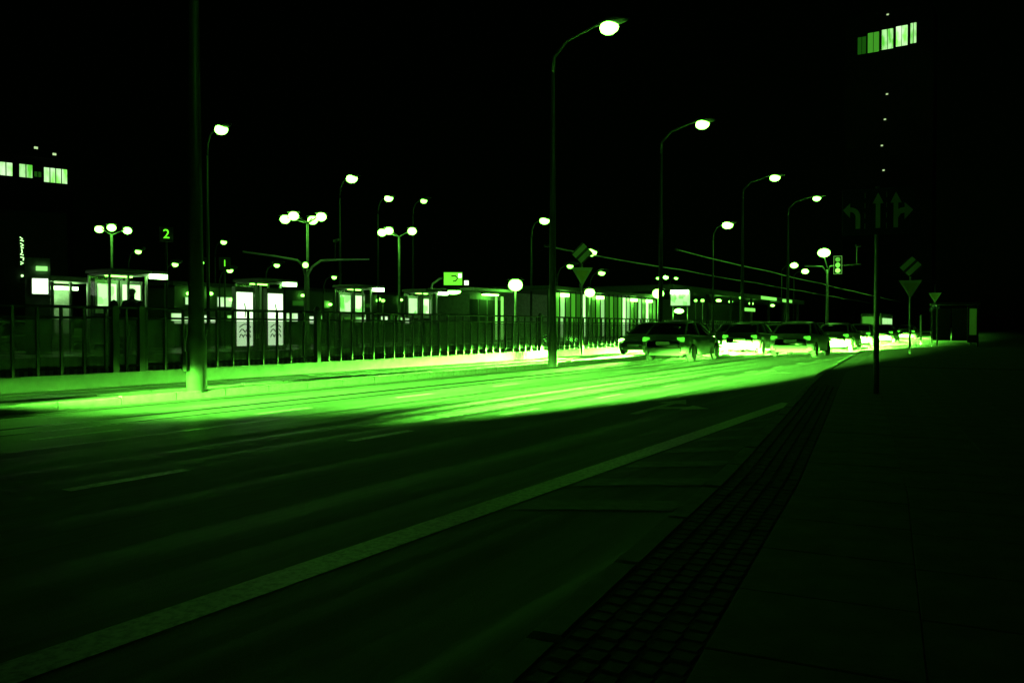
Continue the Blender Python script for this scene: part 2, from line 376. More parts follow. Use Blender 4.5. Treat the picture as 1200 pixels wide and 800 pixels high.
def post_top(p, r, label, group, lens, arms=((0, 0),), base_z=0.3, pr=.06):
    root = thing('post_lamp', (p.x, p.y, base_z), label, 'street lamp', group, face_cam(p))
    H = p.z - base_z
    MB().lathe([(pr * 1.8, 0), (pr * 1.8, .6), (pr * 1.2, .7), (pr * .8, H - .25)], n=10).build('pole', steel, root, True)
    for dx, dy in arms:
        if dx: MB().path([(0, 0, H - .3), (dx * .5, dy * .5, H - .1), (dx, dy, H + .12)], .03, 6).build('arm', steel, root, True)
        MB().lathe([(r * .5, H + r * .75), (r * 1.25, H + r * .7), (r * .9, H + r * 1.0), (0, H + r * 1.2)], (dx, dy, 0), 12).build('cap', dark_steel, root, True)
        MB().ball((dx, dy, H), r, 1, 1, .85, 12, 6).build('globe', lens, root, True)
    return root
G3 = 'double-headed platform lamps'
post_top(pix(361, 254, 34), .22, 'double-headed lamp with curved white arms below, above the second shelter', G3, lens_hot, ((-.57, 0), (.57, 0), (-.95, 1.2), (.22, 1.2)))
post_top(pix(468, 271, 39.6), .22, 'double-headed lamp on a slim pole between third and fourth shelters', G3, lens_hot, ((-.50, 0), (.64, 0), (-.85, .8)))
post_top(pix(132, 268, 36), .19, 'three-headed lamp on a slim pole above the leftmost tram shelter', G3, lens_mid, ((0, -.3), (-.5, .6), (.65, .6)))
post_top(pix(771, 344, 58), .42, 'low very bright globe lamp left of the lit billboard', None, lens_hot, ((0, 0),), .3)
post_top(pix(604, 334, 40), .36, 'large glowing oval lamp over the dark kiosk, right of it', None, lens_mid, ((0, 0),), .3)
post_top(pix(691, 343, 46), .30, 'glowing globe lamp in front of the pavilion, under the striped sign', None, lens_mid, ((0, 0),), .3)

ORD = 'first second third fourth fifth sixth seventh eighth ninth tenth eleventh twelfth thirteenth fourteenth fifteenth sixteenth seventeenth eighteenth nineteenth twentieth twenty-first twenty-second last'.split()
tiny = emit('tiny_light_dot', LAMP, 5)  # added post lamps standing in for small distant lights
for k, px in enumerate((189, 197, 204, 214, 252, 301, 313, 331, 340, 347, 380, 430, 437, 443, 449, 560, 612, 660, 716, 735, 815, 823, 867)):
    rr = random.Random(k); Z = rr.uniform(56, 80); p = pix(px, 351 + rr.uniform(-3, 3), Z)
    post_top(p, rr.uniform(.10, .17), 'added post lamp for a tiny distant light low behind the tram stop, %s from the left of twenty-three' % ORD[k], 'added tiny lights behind the stop', tiny, ((0, 0),), 0.0, .04)

# curved white gantry arms at the double lamp (tram signals mast)
gp = pix(359, 383, 33.2); gz = .3
g = thing('gantry_mast', (gp.x, gp.y, gz), 'mast with two curved pale arms spreading left and right below a double lamp', 'mast', None, face_cam(gp))
MB().lathe([(.11, 0), (.11, .5), (.08, .6), (.07, 3.6), (.0, 3.65)], n=10).build('pole', steel, g, True)
MB().path([(0, 0, 3.0), (-.12, 0, 3.5), (-.35, 0, 3.72), (-1.2, 0, 3.86), (-2.5, 0, 4.02)], [.05, .05, .045, .04, .03], 8).build('arm', white_paint, g, True)
MB().path([(0, 0, 3.0), (.25, 0, 3.45), (.6, 0, 3.72), (1.3, 0, 3.78), (2.6, 0, 3.82)], [.05, .05, .045, .04, .03], 8).build('arm', white_paint, g, True)
c = MB().path([(1.2, 0, 3.78), (1.2, 0, 4.5)], .03, 6); c.box((1.2, -.05, 4.55), (.1, .22, .1), .5); c.box((1.3, -.05, 4.6), (.1, .22, .1), -.5); c.build('camera_pair', dark_steel, g)
MB().box((-.02, -.2, 3.5), (.3, .2, .3)).build('signal_head', black, g)
MB().lathe([(.12, 0), (.1, -.05), (0, -.07)], (-.02, -.3, 3.5), 12, 'Y').build('signal_lens', lens_far, g, True)

# ---------------------------------------------------------------- tram shelters
def poster_material(name, seed, k):
    m = bpy.data.materials.new(name); n, l, b = nodes_of(m); b.inputs['Base Color'].default_value = (.4, .4, .4, 1)
    tc = n.new('ShaderNodeTexCoord'); mp = n.new('ShaderNodeMapping'); mp.inputs['Location'].default_value = (seed, seed * 2.3, seed * .7); mp.inputs['Scale'].default_value = (2.2, 2.2, 1.4)
    l.new(tc.outputs['Object'], mp.inputs[0])
    vo = n.new('ShaderNodeTexVoronoi'); vo.distance = 'CHEBYCHEV'; vo.inputs['Scale'].default_value = 1.6; l.new(mp.outputs[0], vo.inputs['Vector'])
    rp = n.new('ShaderNodeValToRGB'); e = rp.color_ramp.elements
    e[0].position = .15; e[0].color = (.06, .55, .02, 1); e[1].position = .55; e[1].color = (.5, 1, .38, 1)
    l.new(vo.outputs['Color'], rp.inputs[0]); l.new(rp.outputs[0], b.inputs['Emission Color']); b.inputs['Emission Strength'].default_value = k
    return m
pane_m = glass('shelter_glass', .16)
tube_m = emit('tube_light', PALE, 14)
shelter_lamp_m = emit('shelter_soffit_lamp', LIT, 16)
frame_m = mat('shelter_frame', (.30, .32, .30), .4, .5, .15)
roof_m = mat('shelter_roof', (.32, .33, .31), .5, 0, .15)
def shelter(t0, t1, label, panels, seed, L=21.1, tube_out=.32):
    root = thing('tram_shelter', P(L, t0, .5), label, 'tram shelter', 'tram shelters on the platform')
    n = t1 - t0; D = 1.0; H = 2.32
    MB().bevbox((-.45, n / 2, H), (1.3, n + .1, .10), .03).build('roof', roof_m, root)
    MB().box((-.45, n / 2, H - .09), (1.1, n, .05)).build('soffit', white_paint, root)
    k = max(2, round(n / .9)); step = n / k
    for i in range(k + 1):
        for x in (0, -D):
            MB().box((x, i * step, (H - .1) / 2), (.055, .055, H - .1)).build('post', frame_m, root)
    for i in range(k):
        y = (i + .5) * step
        MB().box((-D, y, 1.25), (.012, step - .09, 1.9)).build('pane', pane_m, root)
        MB().box((-D, y, .28), (.04, step - .06, .04)).build('rail', frame_m, root)
    MB().box((-D / 2, 0, 1.25), (D - .12, .012, 1.9)).build('pane', pane_m, root)
    for i, w in enumerate(panels):                       # lit poster cases at the front left
        y = w
        pc = MB().box((-D + .08, y, 1.62), (.10, .70, .96)).build('poster_case', frame_m, root)
        MB().box((-D + .136, y, 1.66), (.008, .56, .66)).build('poster', poster_material('poster_print', seed + i, 1.9), pc)
    b = MB()
    for j in range(4): b.box((-.55 - .11 * j, n * .62, .46), (.09, n * .6, .03))
    b.build('bench_seat', mat('bench_slats', (.2, .14, .08), .5), root)
    for y in (n * .38, n * .86): MB().box((-.7, y, .22), (.36, .05, .44)).build('bench_leg', frame_m, root)
    tb = MB().box((.1, n + tube_out, H + .0), (.16, .5, .10)).build('tube_lamp', dark_steel, root)
    MB().box((.1, n + tube_out, H - .11), (.20, .46, .13)).build('tube', tube_m, tb)
    MB().box((-.45, n * .5, H - .13), (.1, n * .7, .03)).build('soffit_lamp', shelter_lamp_m, root)
    return root
shelter(t_at(105, 22.1), t_at(172, 21.1), 'leftmost tram shelter with two lit posters and a waiting person', [.45, 1.2], 1)
shelter(t_at(393, 22.1), t_at(435, 21.1), 'third tram shelter from the left with two narrow lit posters', [.42, 1.2], 5)
s2 = shelter(t_at(277, 22.1), t_at(329, 21.1), 'second tram shelter from the left with two tall white lit panels', [], 3)
s4 = shelter(t_at(474, 22.1), t_at(512, 21.1), 'fourth tram shelter from the left beside the lit platform sign', [.42, 1.4], 9)
white_panel = emit('white_lit_panel', (.62, 1, .52), 2.4)
for px, lab in ((285, 'left tall white lit panel with a crown drawing at the second shelter'), (321, 'right tall white lit panel with a crown drawing at the second shelter')):
    tq = t_at(px, 20.7); p = P(20.7, tq, .5)
    root = thing('lit_panel', p, lab, 'light panel', 'white lit panels at the second shelter', 0)
    MB().box((0, 0, 1.05), (.16, .72, 1.95)).build('case', frame_m, root)
    MB().box((.085, 0, 1.0), (.012, .62, 1.7)).build('screen', white_panel, root)
    d = MB()
    for j in range(3):
        pts = [(.097, -.22 + .44 * q / 12, .42 + .16 * j + .10 * abs(math.sin(q / 12 * math.pi * (3 - j)))) for q in range(13)]
        d.path(pts, .018, 5)
    d.path([(.097, 0, 1.05), (.097, .03, 1.3), (.097, -.02, 1.5)], .02, 5)
    d.build('drawing', mat('print_ink', (.01, .03, .01), .6), root)

# lit platform sign beside the fourth shelter
sp = pix(531, 383, 37)
r = thing('platform_sign', (sp.x, sp.y, .5), 'bright green lit sign box on a curved arm above the fourth shelter', 'sign', None, face_cam(sp))
MB().path([(-1.0, .1, 0), (-1.0, .1, 2.5), (-.95, .1, 2.75), (-.6, .1, 3.0), (-.3, .1, 3.05)], .05, 8).build('post', steel, r, True)
bx = MB().box((0, 0, 2.98), (.92, .2, .66)).build('box', dark_steel, r)
MB().box((0, -.105, 2.98), (.84, .012, .58)).build('lit_face', emit('green_face', (.16, 1, .03), 1.15), bx)
e = MB().path([(-.08, -.116, 3.1), (.1, -.116, 3.12), (.22, -.116, 3.0), (.12, -.116, 2.88), (.0, -.116, 2.86)], .03, 6); e.build('emblem', mat('print_ink', (.01, .03, .01)), bx)
MB().box((.32, -.118, 3.12), (.16, .012, .2)).build('white_field', white_panel, bx)
MB().bevbox((0, -.15, 2.48), (.66, .4, .12), .04).build('lamp_shade', dark_steel, r)
MB().ball((0, -.15, 2.38), .28, 1.3, .6, .45, 12, 6).build('lamp', emit('kiosk_lamp', LAMP, 26), r, True)
MB().box((.62, 0, 2.8), (.2, .15, .2)).build('small_box', white_panel, r)

# ---------------------------------------------------------------- dark kiosk right of the sign
tq0, tq1 = t_at(552, 22), t_at(592, 22)
r = thing('kiosk', P(22, tq0, .5), 'dark kiosk with a bright lamp under its eaves, left of the thick pole', 'kiosk')
n = tq1 - tq0
MB().box((-1.2, n / 2, 1.25), (2.2, n, 2.5)).build('wall', mat('kiosk_wall', (.10, .11, .10), .6, .2), r)
MB().bevbox((-1.1, n / 2, 2.58), (2.9, n + .5, .14), .03).build('roof', roof_m, r)
for i in range(4):
    w = MB().box((-.085, n * (i + .5) / 4, 1.35), (.03, n / 4 - .15, 1.5)).build('window', glass('dark_glass', 1, (.03, .035, .03)), r)
for y, w in ((n - .75, .14), (n - .2, .2)): MB().box((-.06, y, 1.2), (.04, w, 2.2)).build('lit_strip', emit('lit_strip', (.25, 1, .12), 1.1), r)
lm = MB().bevbox((.2, n * .45, 2.42), (.4, 1.1, .1), .03).build('lamp_housing', dark_steel, r)
MB().box((.2, n * .45, 2.34), (.34, 1.0, .07)).build('lamp', emit('kiosk_lamp', LAMP, 26), lm)

# glazed pavilion with glowing vertical panels
ta, tb_ = t_at(642, 22.3), t_at(768, 22.3)
r = thing('glazed_pavilion', P(22.3, ta, .5), 'long low pavilion with glowing green vertical panels and flat dark roof', 'pavilion')
n = tb_ - ta; H = 2.9
MB().bevbox((-2.2, n / 2, H + .1), (5, n + .6, .22), .04).build('roof', mat('dark_roof', (.05, .05, .05), .7), r)
MB().box((-4.2, n / 2, H / 2), (.2, n, H)).build('back_wall', mat('pavilion_wall', (.2, .2, .19), .7), r)
MB().box((-2, n / 2, .05), (4.2, n, .1)).build('base', concrete, r)
gl = [emit('panel_glow_0', (.10, 1, .02), .10), emit('panel_glow_1', (.14, 1, .04), .32), emit('panel_glow_2', (.4, 1, .28), .75), emit('panel_glow_3', PALE, 2.0)]
seq = [0, 1, 2, 0, 1, 0, 3, 0, 0, 1, 2, 0, 1, 0, 1, 3, 2, 1, 0, 2, 0, 3, 0, 1]
for i in range(24):
    y = (i + .5) * n / 24
    MB().box((0, y, H / 2), (.05, n / 24 - .14, H - .3)).build('panel', gl[seq[i]], r)
    MB().box((.02, i * n / 24, H / 2), (.09, .07, H)).build('mullion', dark_steel, r)
for i in (2, 9, 17, 21):
    y = (i + .5) * n / 24
    MB().box((.18, y, H - .28), (.24, .7, .18)).build('wall_lamp', emit('kiosk_lamp', LAMP, 26), r)

# lit billboard
bp_ = pix(797, 383, 60)
r = thing('billboard', (bp_.x, bp_.y, .2), 'lit billboard with a white top lamp right of the low bright globe lamp', 'billboard', None, face_cam(bp_))
for x in (-.55, .55): MB().lathe([(.06, 0), (.05, 2.6)], (x, .06, 0), 8).build('post', steel, r, True)
b = MB().box((0, 0, 3.15), (1.55, .2, 1.1)).build('case', dark_steel, r)
MB().box((0, -.106, 3.1), (1.4, .012, .86)).build('lit_face', poster_material('billboard_print', 14, .9), b)
MB().box((-.05, -.2, 3.68), (1.35, .2, .26)).build('top_lamp', emit('tube_light', PALE, 14), r)
MB().ball((-.1, -.1, 2.25), .3, 1.2, .6, .6).build('under_lamp', emit('kiosk_lamp', LAMP, 26), r, True)

# ---------------------------------------------------------------- far station canopy
r = thing('station_canopy', P(24.5, 64, 0), 'long dark canopy roof on columns with pale lit bands, far right of the platform', 'canopy')
MB().bevbox((-3, 24, 4.55), (8, 50, .5), .08).build('roof', mat('canopy_roof', (.08, .085, .08), .6), r)
for k in range(7): MB().lathe([(.16, 0), (.16, 4.3)], (.6, 1.5 + 7.5 * k, 0), 10).build('column', concrete, r, True)
MB().box((-6.5, 24, 2.1), (.3, 50, 4.2)).build('back_wall', mat('canopy_wall', (.13, .13, .125), .7), r)
for y, w, z in ((30, 7, 4.55), (39, 5, 4.5), (22, 4, 3.1)): MB().box((1.02, y, z), (.03, w, .34)).build('lit_band', emit('lit_strip', (.25, 1, .12), 1.1), r)
for px in (842, 856, 880, 905):
    tq = t_at(px, 24.2) - 64
    MB().ball((.3, max(1, tq), 3.85), .3, .7, 2.0 if px != 856 else .8, .5, 12, 6).build('pendant_lamp', lens_far, r, True)

# ---------------------------------------------------------------- left: ad column, small kiosk
lp = pix(46, 383, 22.5)
r = thing('advertising_pillar', (lp.x, lp.y, .5), 'dark pillar with a glaring white lit poster at the far left', 'light box', None, face_cam(lp))
MB().box((-.02, .2, 1.35), (.62, .3, 2.7)).build('pillar', mat('pillar_wall', (.16, .17, .16), .6), r)
MB().box((.04, .02, 1.9), (.44, .06, .48)).build('frame', frame_m, r)
MB().box((.04, -.02, 1.9), (.38, .02, .42)).build('lit_poster', emit('glaring_white', (.7, 1, .6), 3.2), r)
MB().box((.08, 0, 2.4), (.28, .1, .12)).build('upper_lit_box', emit('pale_panel', (.3, 1, .2), 1.3), r)
r = thing('ticket_kiosk', P(25.2, t_at(62, 25.2), .0), 'low green-lit kiosk with two tube lamps left of the leftmost shelter', 'kiosk')
n = t_at(104, 25.2) - t_at(62, 25.2)
MB().box((-1.2, n / 2, 1.3), (.2, n, 2.6)).build('wall', mat('kiosk_wall_light', (.42, .43, .41), .6), r)
MB().bevbox((-.6, n / 2, 2.75), (1.8, n + .4, .16), .04).build('roof', roof_m, r)
for y in (n * .3, n * .7):
    MB().box((-.7, y, 2.5), (.14, .75, .1)).build('tube_lamp', tube_m, r)
for y in (0, n / 2, n): MB().box((0, y, 1.33), (.07, .07, 2.66)).build('post', frame_m, r)
MB().box((-.9, n / 2, .55), (.5, n - .3, 1.0)).build('counter', mat('kiosk_counter', (.3, .31, .3), .5), r)

# low buildings behind the stop, small lit windows
def hall(px0, px1, L, H, label, seed, nw):
    rnd = random.Random(seed); a, b = t_at(px0, L), t_at(px1, L)
    r = thing('low_building', P(L, a, 0), label, 'building'); n = b - a
    MB().box((-4, n / 2, H / 2), (8, n, H)).build('wall', mat('hall_wall', (.10, .105, .10), .8, 0, .2, .5), r)
    MB().bevbox((-4, n / 2, H + .12), (8.6, n + .6, .24), .05).build('roof', mat('dark_roof', (.05, .05, .05), .7), r)
    for k in range(nw):
        y = (k + .5) * n / nw + rnd.uniform(-.3, .3); z = rnd.choice((1.9, 2.1, 2.1, 3.2)) * H / 4.2
        w = MB().box((.03, y, z), (.08, rnd.uniform(.5, 1.3), rnd.uniform(.3, .7))).build('window', frame_m, r)
        v = [c for c in w.data.vertices]; ys = [c.co.y for c in v]; zs = [c.co.z for c in v]
        MB().box((.08, y, z), (.03, max(ys) - min(ys) - .12, max(zs) - min(zs) - .12)).build('pane', rnd.choice((wA, wB, wC, wD, wD)), w)
    for k in range(nw // 3):
        y = (k + .5) * n / (nw // 3)
        MB().ball((.25, y, H * rnd.uniform(.72, .92)), .13, .8, 1.3, .8, 8, 5).build('wall_lamp', lens_far, r, True)
wA = emit('window_dim', (.10, 1, .04), .07); wB = emit('window_mid', (.16, 1, .06), .30); wC = room('room_bright', (.12, .7, .05), (.5, 1, .38), 1.0, .8); wD = room('room_white', (.22, .85, .1), (.65, 1, .55), 1.25, .6)
hall(205, 280, 40, 3.6, 'low dark building with small lit windows behind the tall dark lamp pole', 3, 9)
hall(335, 480, 44, 3.9, 'low dark building with small lit windows behind the third shelter', 5, 15)
hall(560, 770, 48, 5.2, 'low dark building with small lit windows rising behind the glazed pavilion', 8, 21)

# vertical neon sign
np_ = pix(27, 383, 60)
r = thing('neon_sign', (np_.x, np_.y, 0), 'narrow vertical neon sign of bright strokes on a dark building front, far left', 'neon sign', None, face_cam(np_))
MB().box((-.5, 1.2, 5), (7, 2, 10)).build('building_front', mat('dark_facade', (.04, .042, .04), .8), r)
MB().box((0, .12, 6.9), (.5, .14, 2.3)).build('board', black, r)
ne = emit('neon_tube', PALE, 3.0)
strokes = [[(-.12, 8.0), (.05, 7.85), (-.1, 7.75), (.12, 7.7)], [(-.1, 7.55), (.1, 7.4), (-.08, 7.3)], [(-.05, 7.2), (.1, 7.2)], [(-.02, 7.1), (.02, 6.85), (-.1, 6.7), (.1, 6.65)], [(-.1, 6.5), (.1, 6.45), (.08, 6.25)], [(-.1, 6.15), (.08, 6.05), (-.1, 5.95)]]
for st in strokes: MB().path([(x, .03, z) for x, z in st], .035, 6).build('neon_stroke', ne, r)
MB().ball((0, .0, 5.1), .09).build('small_lamp', ne, r, True)

# lit route numbers
dig = emit('led_digits', (.14, 1, .02), 1.6)
for ch, px, py, Z, size, lab in (('2', 196, 275, 31, .5, 'green lit number 2 on a display left of the tall dark lamp pole'), ('1', 264, 309, 36, .42, 'green lit number 1 on a display above the second shelter, left end')):
    p = pix(px, py, Z); r = thing('route_display', (p.x, p.y, .0), lab, 'display', None, face_cam(p))
    MB().path([(0, .1, 0), (0, .1, p.z + .2)], .04, 8).build('mast', dark_steel, r, True)
    MB().box((0, 0, p.z), (.5, .1, .56)).build('case', black, r)
    text_mesh(ch, size, dig, 'digit', r, (0, -.056, p.z), (R(90), 0, 0))

# ---------------------------------------------------------------- towers
def tower(px0, px1, Z, top_y, win, label, cat='tower', deep=14, dots=(), skew=.25):
    a, b = pix(px0, HZ, Z), pix(px1, HZ, Z); c = (a + b) / 2; wd = (b - a).length
    r = thing('tower_block', (c.x, c.y, 0), label, cat, None, face_cam(c) + skew)
    k = Z / FPX; H = CAMH + (HZ - top_y) * k
    MB().box((0, deep / 2, H / 2), (wd, deep, H)).build('wall', mat('tower_concrete', (.06, .062, .06), .8, 0, .2, .2), r)
    MB().box((0, deep / 2, H + .4), (wd * .7, deep * .7, .8)).build('roof_parapet', mat('tower_concrete', (.06, .062, .06)), r)
    for (x0, x1, y0, y1, m_) in win:
        cx = ((x0 + x1) / 2 - (px0 + px1) / 2) * k; cz = CAMH + (HZ - (y0 + y1) / 2) * k
        f = MB().box((cx, -.03, cz), ((x1 - x0) * k + .3, .10, (y1 - y0) * k + .3)).build('window', dark_steel, r)
        MB().box((cx, -.1, cz), ((x1 - x0) * k, .06, (y1 - y0) * k)).build('pane', m_, f)
        for q in range(1, max(2, round((x1 - x0) / 6))):
            MB().box((cx + (q / max(2, round((x1 - x0) / 6)) - .5) * (x1 - x0) * k, -.15, cz), (.12, .06, (y1 - y0) * k)).build('mullion', dark_steel, f)
    for x, y in dots:
        cx = (x - (px0 + px1) / 2) * k; cz = CAMH + (HZ - y) * k
        MB().box((cx, -.05, cz), (.45, .1, .3)).build('stair_window', emit('stair_light', (.6, .9, .4), .9), r)
    return r
wA = emit('window_dim', (.10, 1, .04), .07); wB = emit('window_mid', (.16, 1, .06), .30); wC = room('room_bright', (.12, .7, .05), (.5, 1, .38), 1.0, .8); wD = room('room_white', (.22, .85, .1), (.65, 1, .55), 1.25, .6)
tower(990, 1085, 190, 14, [(1005, 1014, 41, 61, wA), (1016, 1028, 38, 61, wB), (1031, 1043, 37, 60, wC), (1046, 1058, 36, 59, wD), (1061, 1067, 35, 58, wC)],
      'tall dark tower block with a lit top-floor window row, upper right', dots=[(1037, 20), (1037, 112), (1035, 141), (1032, 171), (1034, 200)], skew=-.1)
tower(-30, 80, 110, 186, [(-20, 18, 193, 208, wD), (25, 38, 193, 208, wC), (40, 47, 200, 206, wA), (50, 74, 194, 211, wD)],
      'dark tower block with a row of large lit windows, upper left', dots=[(2, 172), (42, 172), (61, 177)], skew=.1)

# ---------------------------------------------------------------- added wires standing in for bus light trails
wire_m = mat('pale_trail_wire', (.75, .75, .72), .5, 0, .1)  # pale so the added wires show up like light streaks
for L0, H, px, lab in ((18.2, 5.0, 644, 'added overhead wire in place of a bus light trail, behind the railing, longer of two'), (14.1, 5.12, 795, 'added overhead wire in place of a bus light trail, above the far lane, shorter of two')):
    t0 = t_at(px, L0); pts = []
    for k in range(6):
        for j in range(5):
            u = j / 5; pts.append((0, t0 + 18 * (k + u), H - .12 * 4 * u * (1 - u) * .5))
    w = thing('trail_wire', P(L0, 0, 0), lab, 'wire', 'added wires along light trails')
    MB().path(pts, .032, 6).build('trail_wire_run', wire_m, w, True)
    MB().lathe([(.02, -.5), (.07, -.4), (.04, -.3), (.07, -.2), (.04, -.1), (.02, 0)], (0, t0, H), 8, 'Y').build('trail_wire_end', dark_steel, w, True)
# ---------------------------------------------------------------- traffic signs
sign_dark = mat('sign_blue', (.02, .035, .09), .45, 0, .1)
reflect = mat('sign_sheeting', (.45, .47, .40), .45, 0, .06)
sp = pix(1027, 383, 13.4)
r = thing('lane_sign', (sp.x, sp.y, .1), 'lane arrow sign on a tall post: left, straight, straight and right', 'road sign', None, face_cam(sp) + .1)
MB().lathe([(.045, 0), (.038, 3.5)], n=10).build('post', steel, r, True)
bz = 3.08
bd = MB().bevbox((0, -.06, bz), (1.1, .03, .76), .0).build('board', sign_dark, r)
MB().box((0, -.02, bz + .25), (.9, .04, .05)).box((0, -.02, bz - .25), (.9, .04, .05)).build('bracket', steel, r)
def sign_poly(poly, name): MB().prism(poly, -.082, -.077, 'XZ', (0, 0, bz)).build(name, mat('bright_sheeting', (.8, .82, .76), .4, 0, .05), bd)
def arc(cx, cz, r0, a0, a1, n): return [(cx + r0 * math.cos(R(a0 + (a1 - a0) * i / n)), cz + r0 * math.sin(R(a0 + (a1 - a0) * i / n))) for i in range(n + 1)]
sign_poly([(-.27, -.28)] + arc(-.43, -.08, .16, 0, 90, 6) + [(-.43, .16), (-.53, .04), (-.43, -.08)][0:0] + [(-.43, .15), (-.54, .04), (-.43, -.10), (-.43, .0)] + arc(-.43, -.08, .085, 90, 0, 6) + [(-.345, -.28)], 'left_arrow')
sign_poly([(-.035, -.28), (.035, -.28), (.035, .13), (.085, .13), (0, .31), (-.085, .13), (-.035, .13)], 'straight_arrow')
sign_poly([(.235, -.28), (.305, -.28), (.305, -.12), (.34, -.06), (.40, -.04), (.40, -.15), (.53, .0), (.40, .13), (.40, .05), (.34, .04), (.305, .02), (.305, .13), (.355, .13), (.27, .31), (.185, .13), (.235, .13)], 'straight_right_arrow')
dv = MB()
for x in (-.2, .13):
    for k in range(4): dv.box((x, -.079, bz - .24 + .17 * k), (.012, .006, .09))
dv.build('divider', reflect, bd)

def yield_sign(p, label, k=1.0, disc=False, bars=True, rz=0, zt=2.3):
    r = thing('yield_sign', (p.x, p.y, .1), label, 'road sign', 'yield signs', face_cam(p) + rz)
    MB().lathe([(.04, 0), (.035, zt + 1.15)], n=8).build('post', steel, r, True)
    w = .45 * k
    MB().prism([(-w, w * .86), (0, -w * .86), (w, w * .86)], -.07, -.045, 'XZ', (0, 0, zt)).build('triangle_plate', reflect, r)
    MB().prism([(-w * .62, w * .6), (0, -w * .48), (w * .62, w * .6)], -.076, -.0705, 'XZ', (0, 0, zt)).build('triangle_centre', mat('sign_yellow', (.45, .42, .12), .45, 0, .08), r)
    if bars:
        zb = zt + .98 * k; h = .46 * k
        MB().prism([(-h, 0), (0, -h), (h, 0), (0, h)], -.07, -.045, 'XZ', (0, 0, zb)).build('diamond_plate', mat('sign_black', (.015, .015, .015), .5), r)
        for s in (-1, 1):
            q = [(-.33, -.10), (.33, -.10), (.33, .10), (-.33, .10)]
            o = .155 * k * s; c45 = math.sqrt(.5)
            MB().prism([((x * c45 * k - (y * k + o) * c45), (x * c45 * k + (y * k + o) * c45)) for x, y in q], -.078, -.0705, 'XZ', (0, 0, zb)).build('diagonal_bar', reflect, r)
    if disc:
        zb = zt - .8 * k
        MB().lathe([(.36 * k, -.04), (.36 * k, -.07), (0, -.0705)], (0, 0, zb), 20, 'Y').build('disc', sign_dark, r)
        for j in range(3):
            pts = [(.22 * k * math.cos(R(120 * j + q * 11)), -.08, zb + .22 * k * math.sin(R(120 * j + q * 11))) for q in range(9)]
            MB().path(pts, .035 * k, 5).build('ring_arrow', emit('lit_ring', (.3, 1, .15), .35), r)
    return r
p = pix(1066, 383, 34); yield_sign(p, 'yield sign under a diagonally striped diamond, right of the lane arrow sign', 1.0, zt=2.75, rz=.1)
p = pix(682, 383, 33.5); yield_sign(p, 'dim yield sign under a diagonally striped diamond, above the railing', 1.0, zt=3.25, rz=.1)
p = pix(1095, 383, 70); yield_sign(p, 'small far yield sign above a round sign with ring arrows', 1.15, True, False, zt=3.7)

# traffic light on a mast arm, with lamp
tp = pix(969, 383, 52)
r = thing('traffic_light_mast', (tp.x, tp.y, .1), 'traffic light hanging from a mast arm with a bright lamp on top', 'traffic light', None, face_cam(tp))
MB().lathe([(.14, 0), (.14, .8), (.10, .9), (.07, 4.9)], n=10).build('pole', steel, r, True)
MB().path([(0, 0, 4.6), (-.3, 0, 5.1), (-1.4, 0, 5.15)], .05, 8).build('arm', steel, r, True)
MB().path([(0, 0, 4.6), (.15, 0, 5.1), (.9, 0, 5.15), (2.0, 0, 5.18)], .05, 8).build('arm', steel, r, True)
hd = MB().bevbox((.62, -.12, 5.15), (.42, .24, 1.08), .03).build('signal_head', black, r)
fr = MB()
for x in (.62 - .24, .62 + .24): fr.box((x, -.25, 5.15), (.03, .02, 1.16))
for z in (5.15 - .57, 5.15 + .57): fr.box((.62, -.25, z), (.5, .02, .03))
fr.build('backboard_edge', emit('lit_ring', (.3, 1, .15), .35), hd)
for k, s in enumerate((.5, 1.2, 3)):
    MB().lathe([(.15, -.24), (.14, -.28), (.08, -.31), (0, -.32)], (.62, 0, 5.5 - .35 * k), 14, 'Y').build('signal_lens', emit('signal_lens_%d' % k, (.2, 1, .08), s), hd, True)
MB().path([(1.75, 0, 5.18), (1.75, 0, 6.3)], .03, 6).build('camera_stalk', steel, r)
MB().box((1.82, -.06, 6.38), (.28, .16, .14), .4).build('traffic_camera', dark_steel, r)
MB().path([(0, 0, 5.0), (-.2, 0, 5.7)], .04, 6).build('lamp_stalk', steel, r)
MB().ball((-.22, -.05, 5.98), .36, 1.1, .9, .8, 12, 6).build('lamp', lens_hot, r, True)

# dark shelter on the right footway
sh = pix(1122, 383, 46)
r = thing('footway_shelter', (sh.x, sh.y, .1), 'dark box shelter on the right footway with one faintly lit end panel', 'shelter', None, face_cam(sh) + .25)
MB().bevbox((0, .7, 2.5), (2.3, 1.6, .12), .03).build('roof', dark_steel, r)
for x in (-1.05, 1.05):
    for y in (.05, 1.35): MB().box((x, y, 1.22), (.07, .07, 2.44)).build('post', dark_steel, r)
for x in (-.52, .52): MB().box((x, 1.35, 1.3), (.96, .02, 1.9)).build('pane', glass('dark_glass', 1, (.03, .035, .03)), r)
MB().box((.75, .0, 1.3), (.5, .08, 2.1)).build('end_case', dark_steel, r)
MB().box((.78, -.05, 1.45), (.36, .02, 1.5)).build('lit_panel', emit('faint_panel', (.16, 1, .04), .05), r)
# slim bollard lamps at the road end
for px, lab in ((1079, 'slim pale post at the road end, left of the dark box shelter'),):
    p = pix(px, 383, 48); r = thing('slim_post', (p.x, p.y, .1), lab, 'post')
    MB().lathe([(.06, 0), (.05, 1.85), (0, 1.9)], n=8).build('shaft', white_paint, r, True)
    MB().lathe([(.1, 0), (.1, .06), (.06, .1)], n=8).build('foot', dark_steel, r, True)

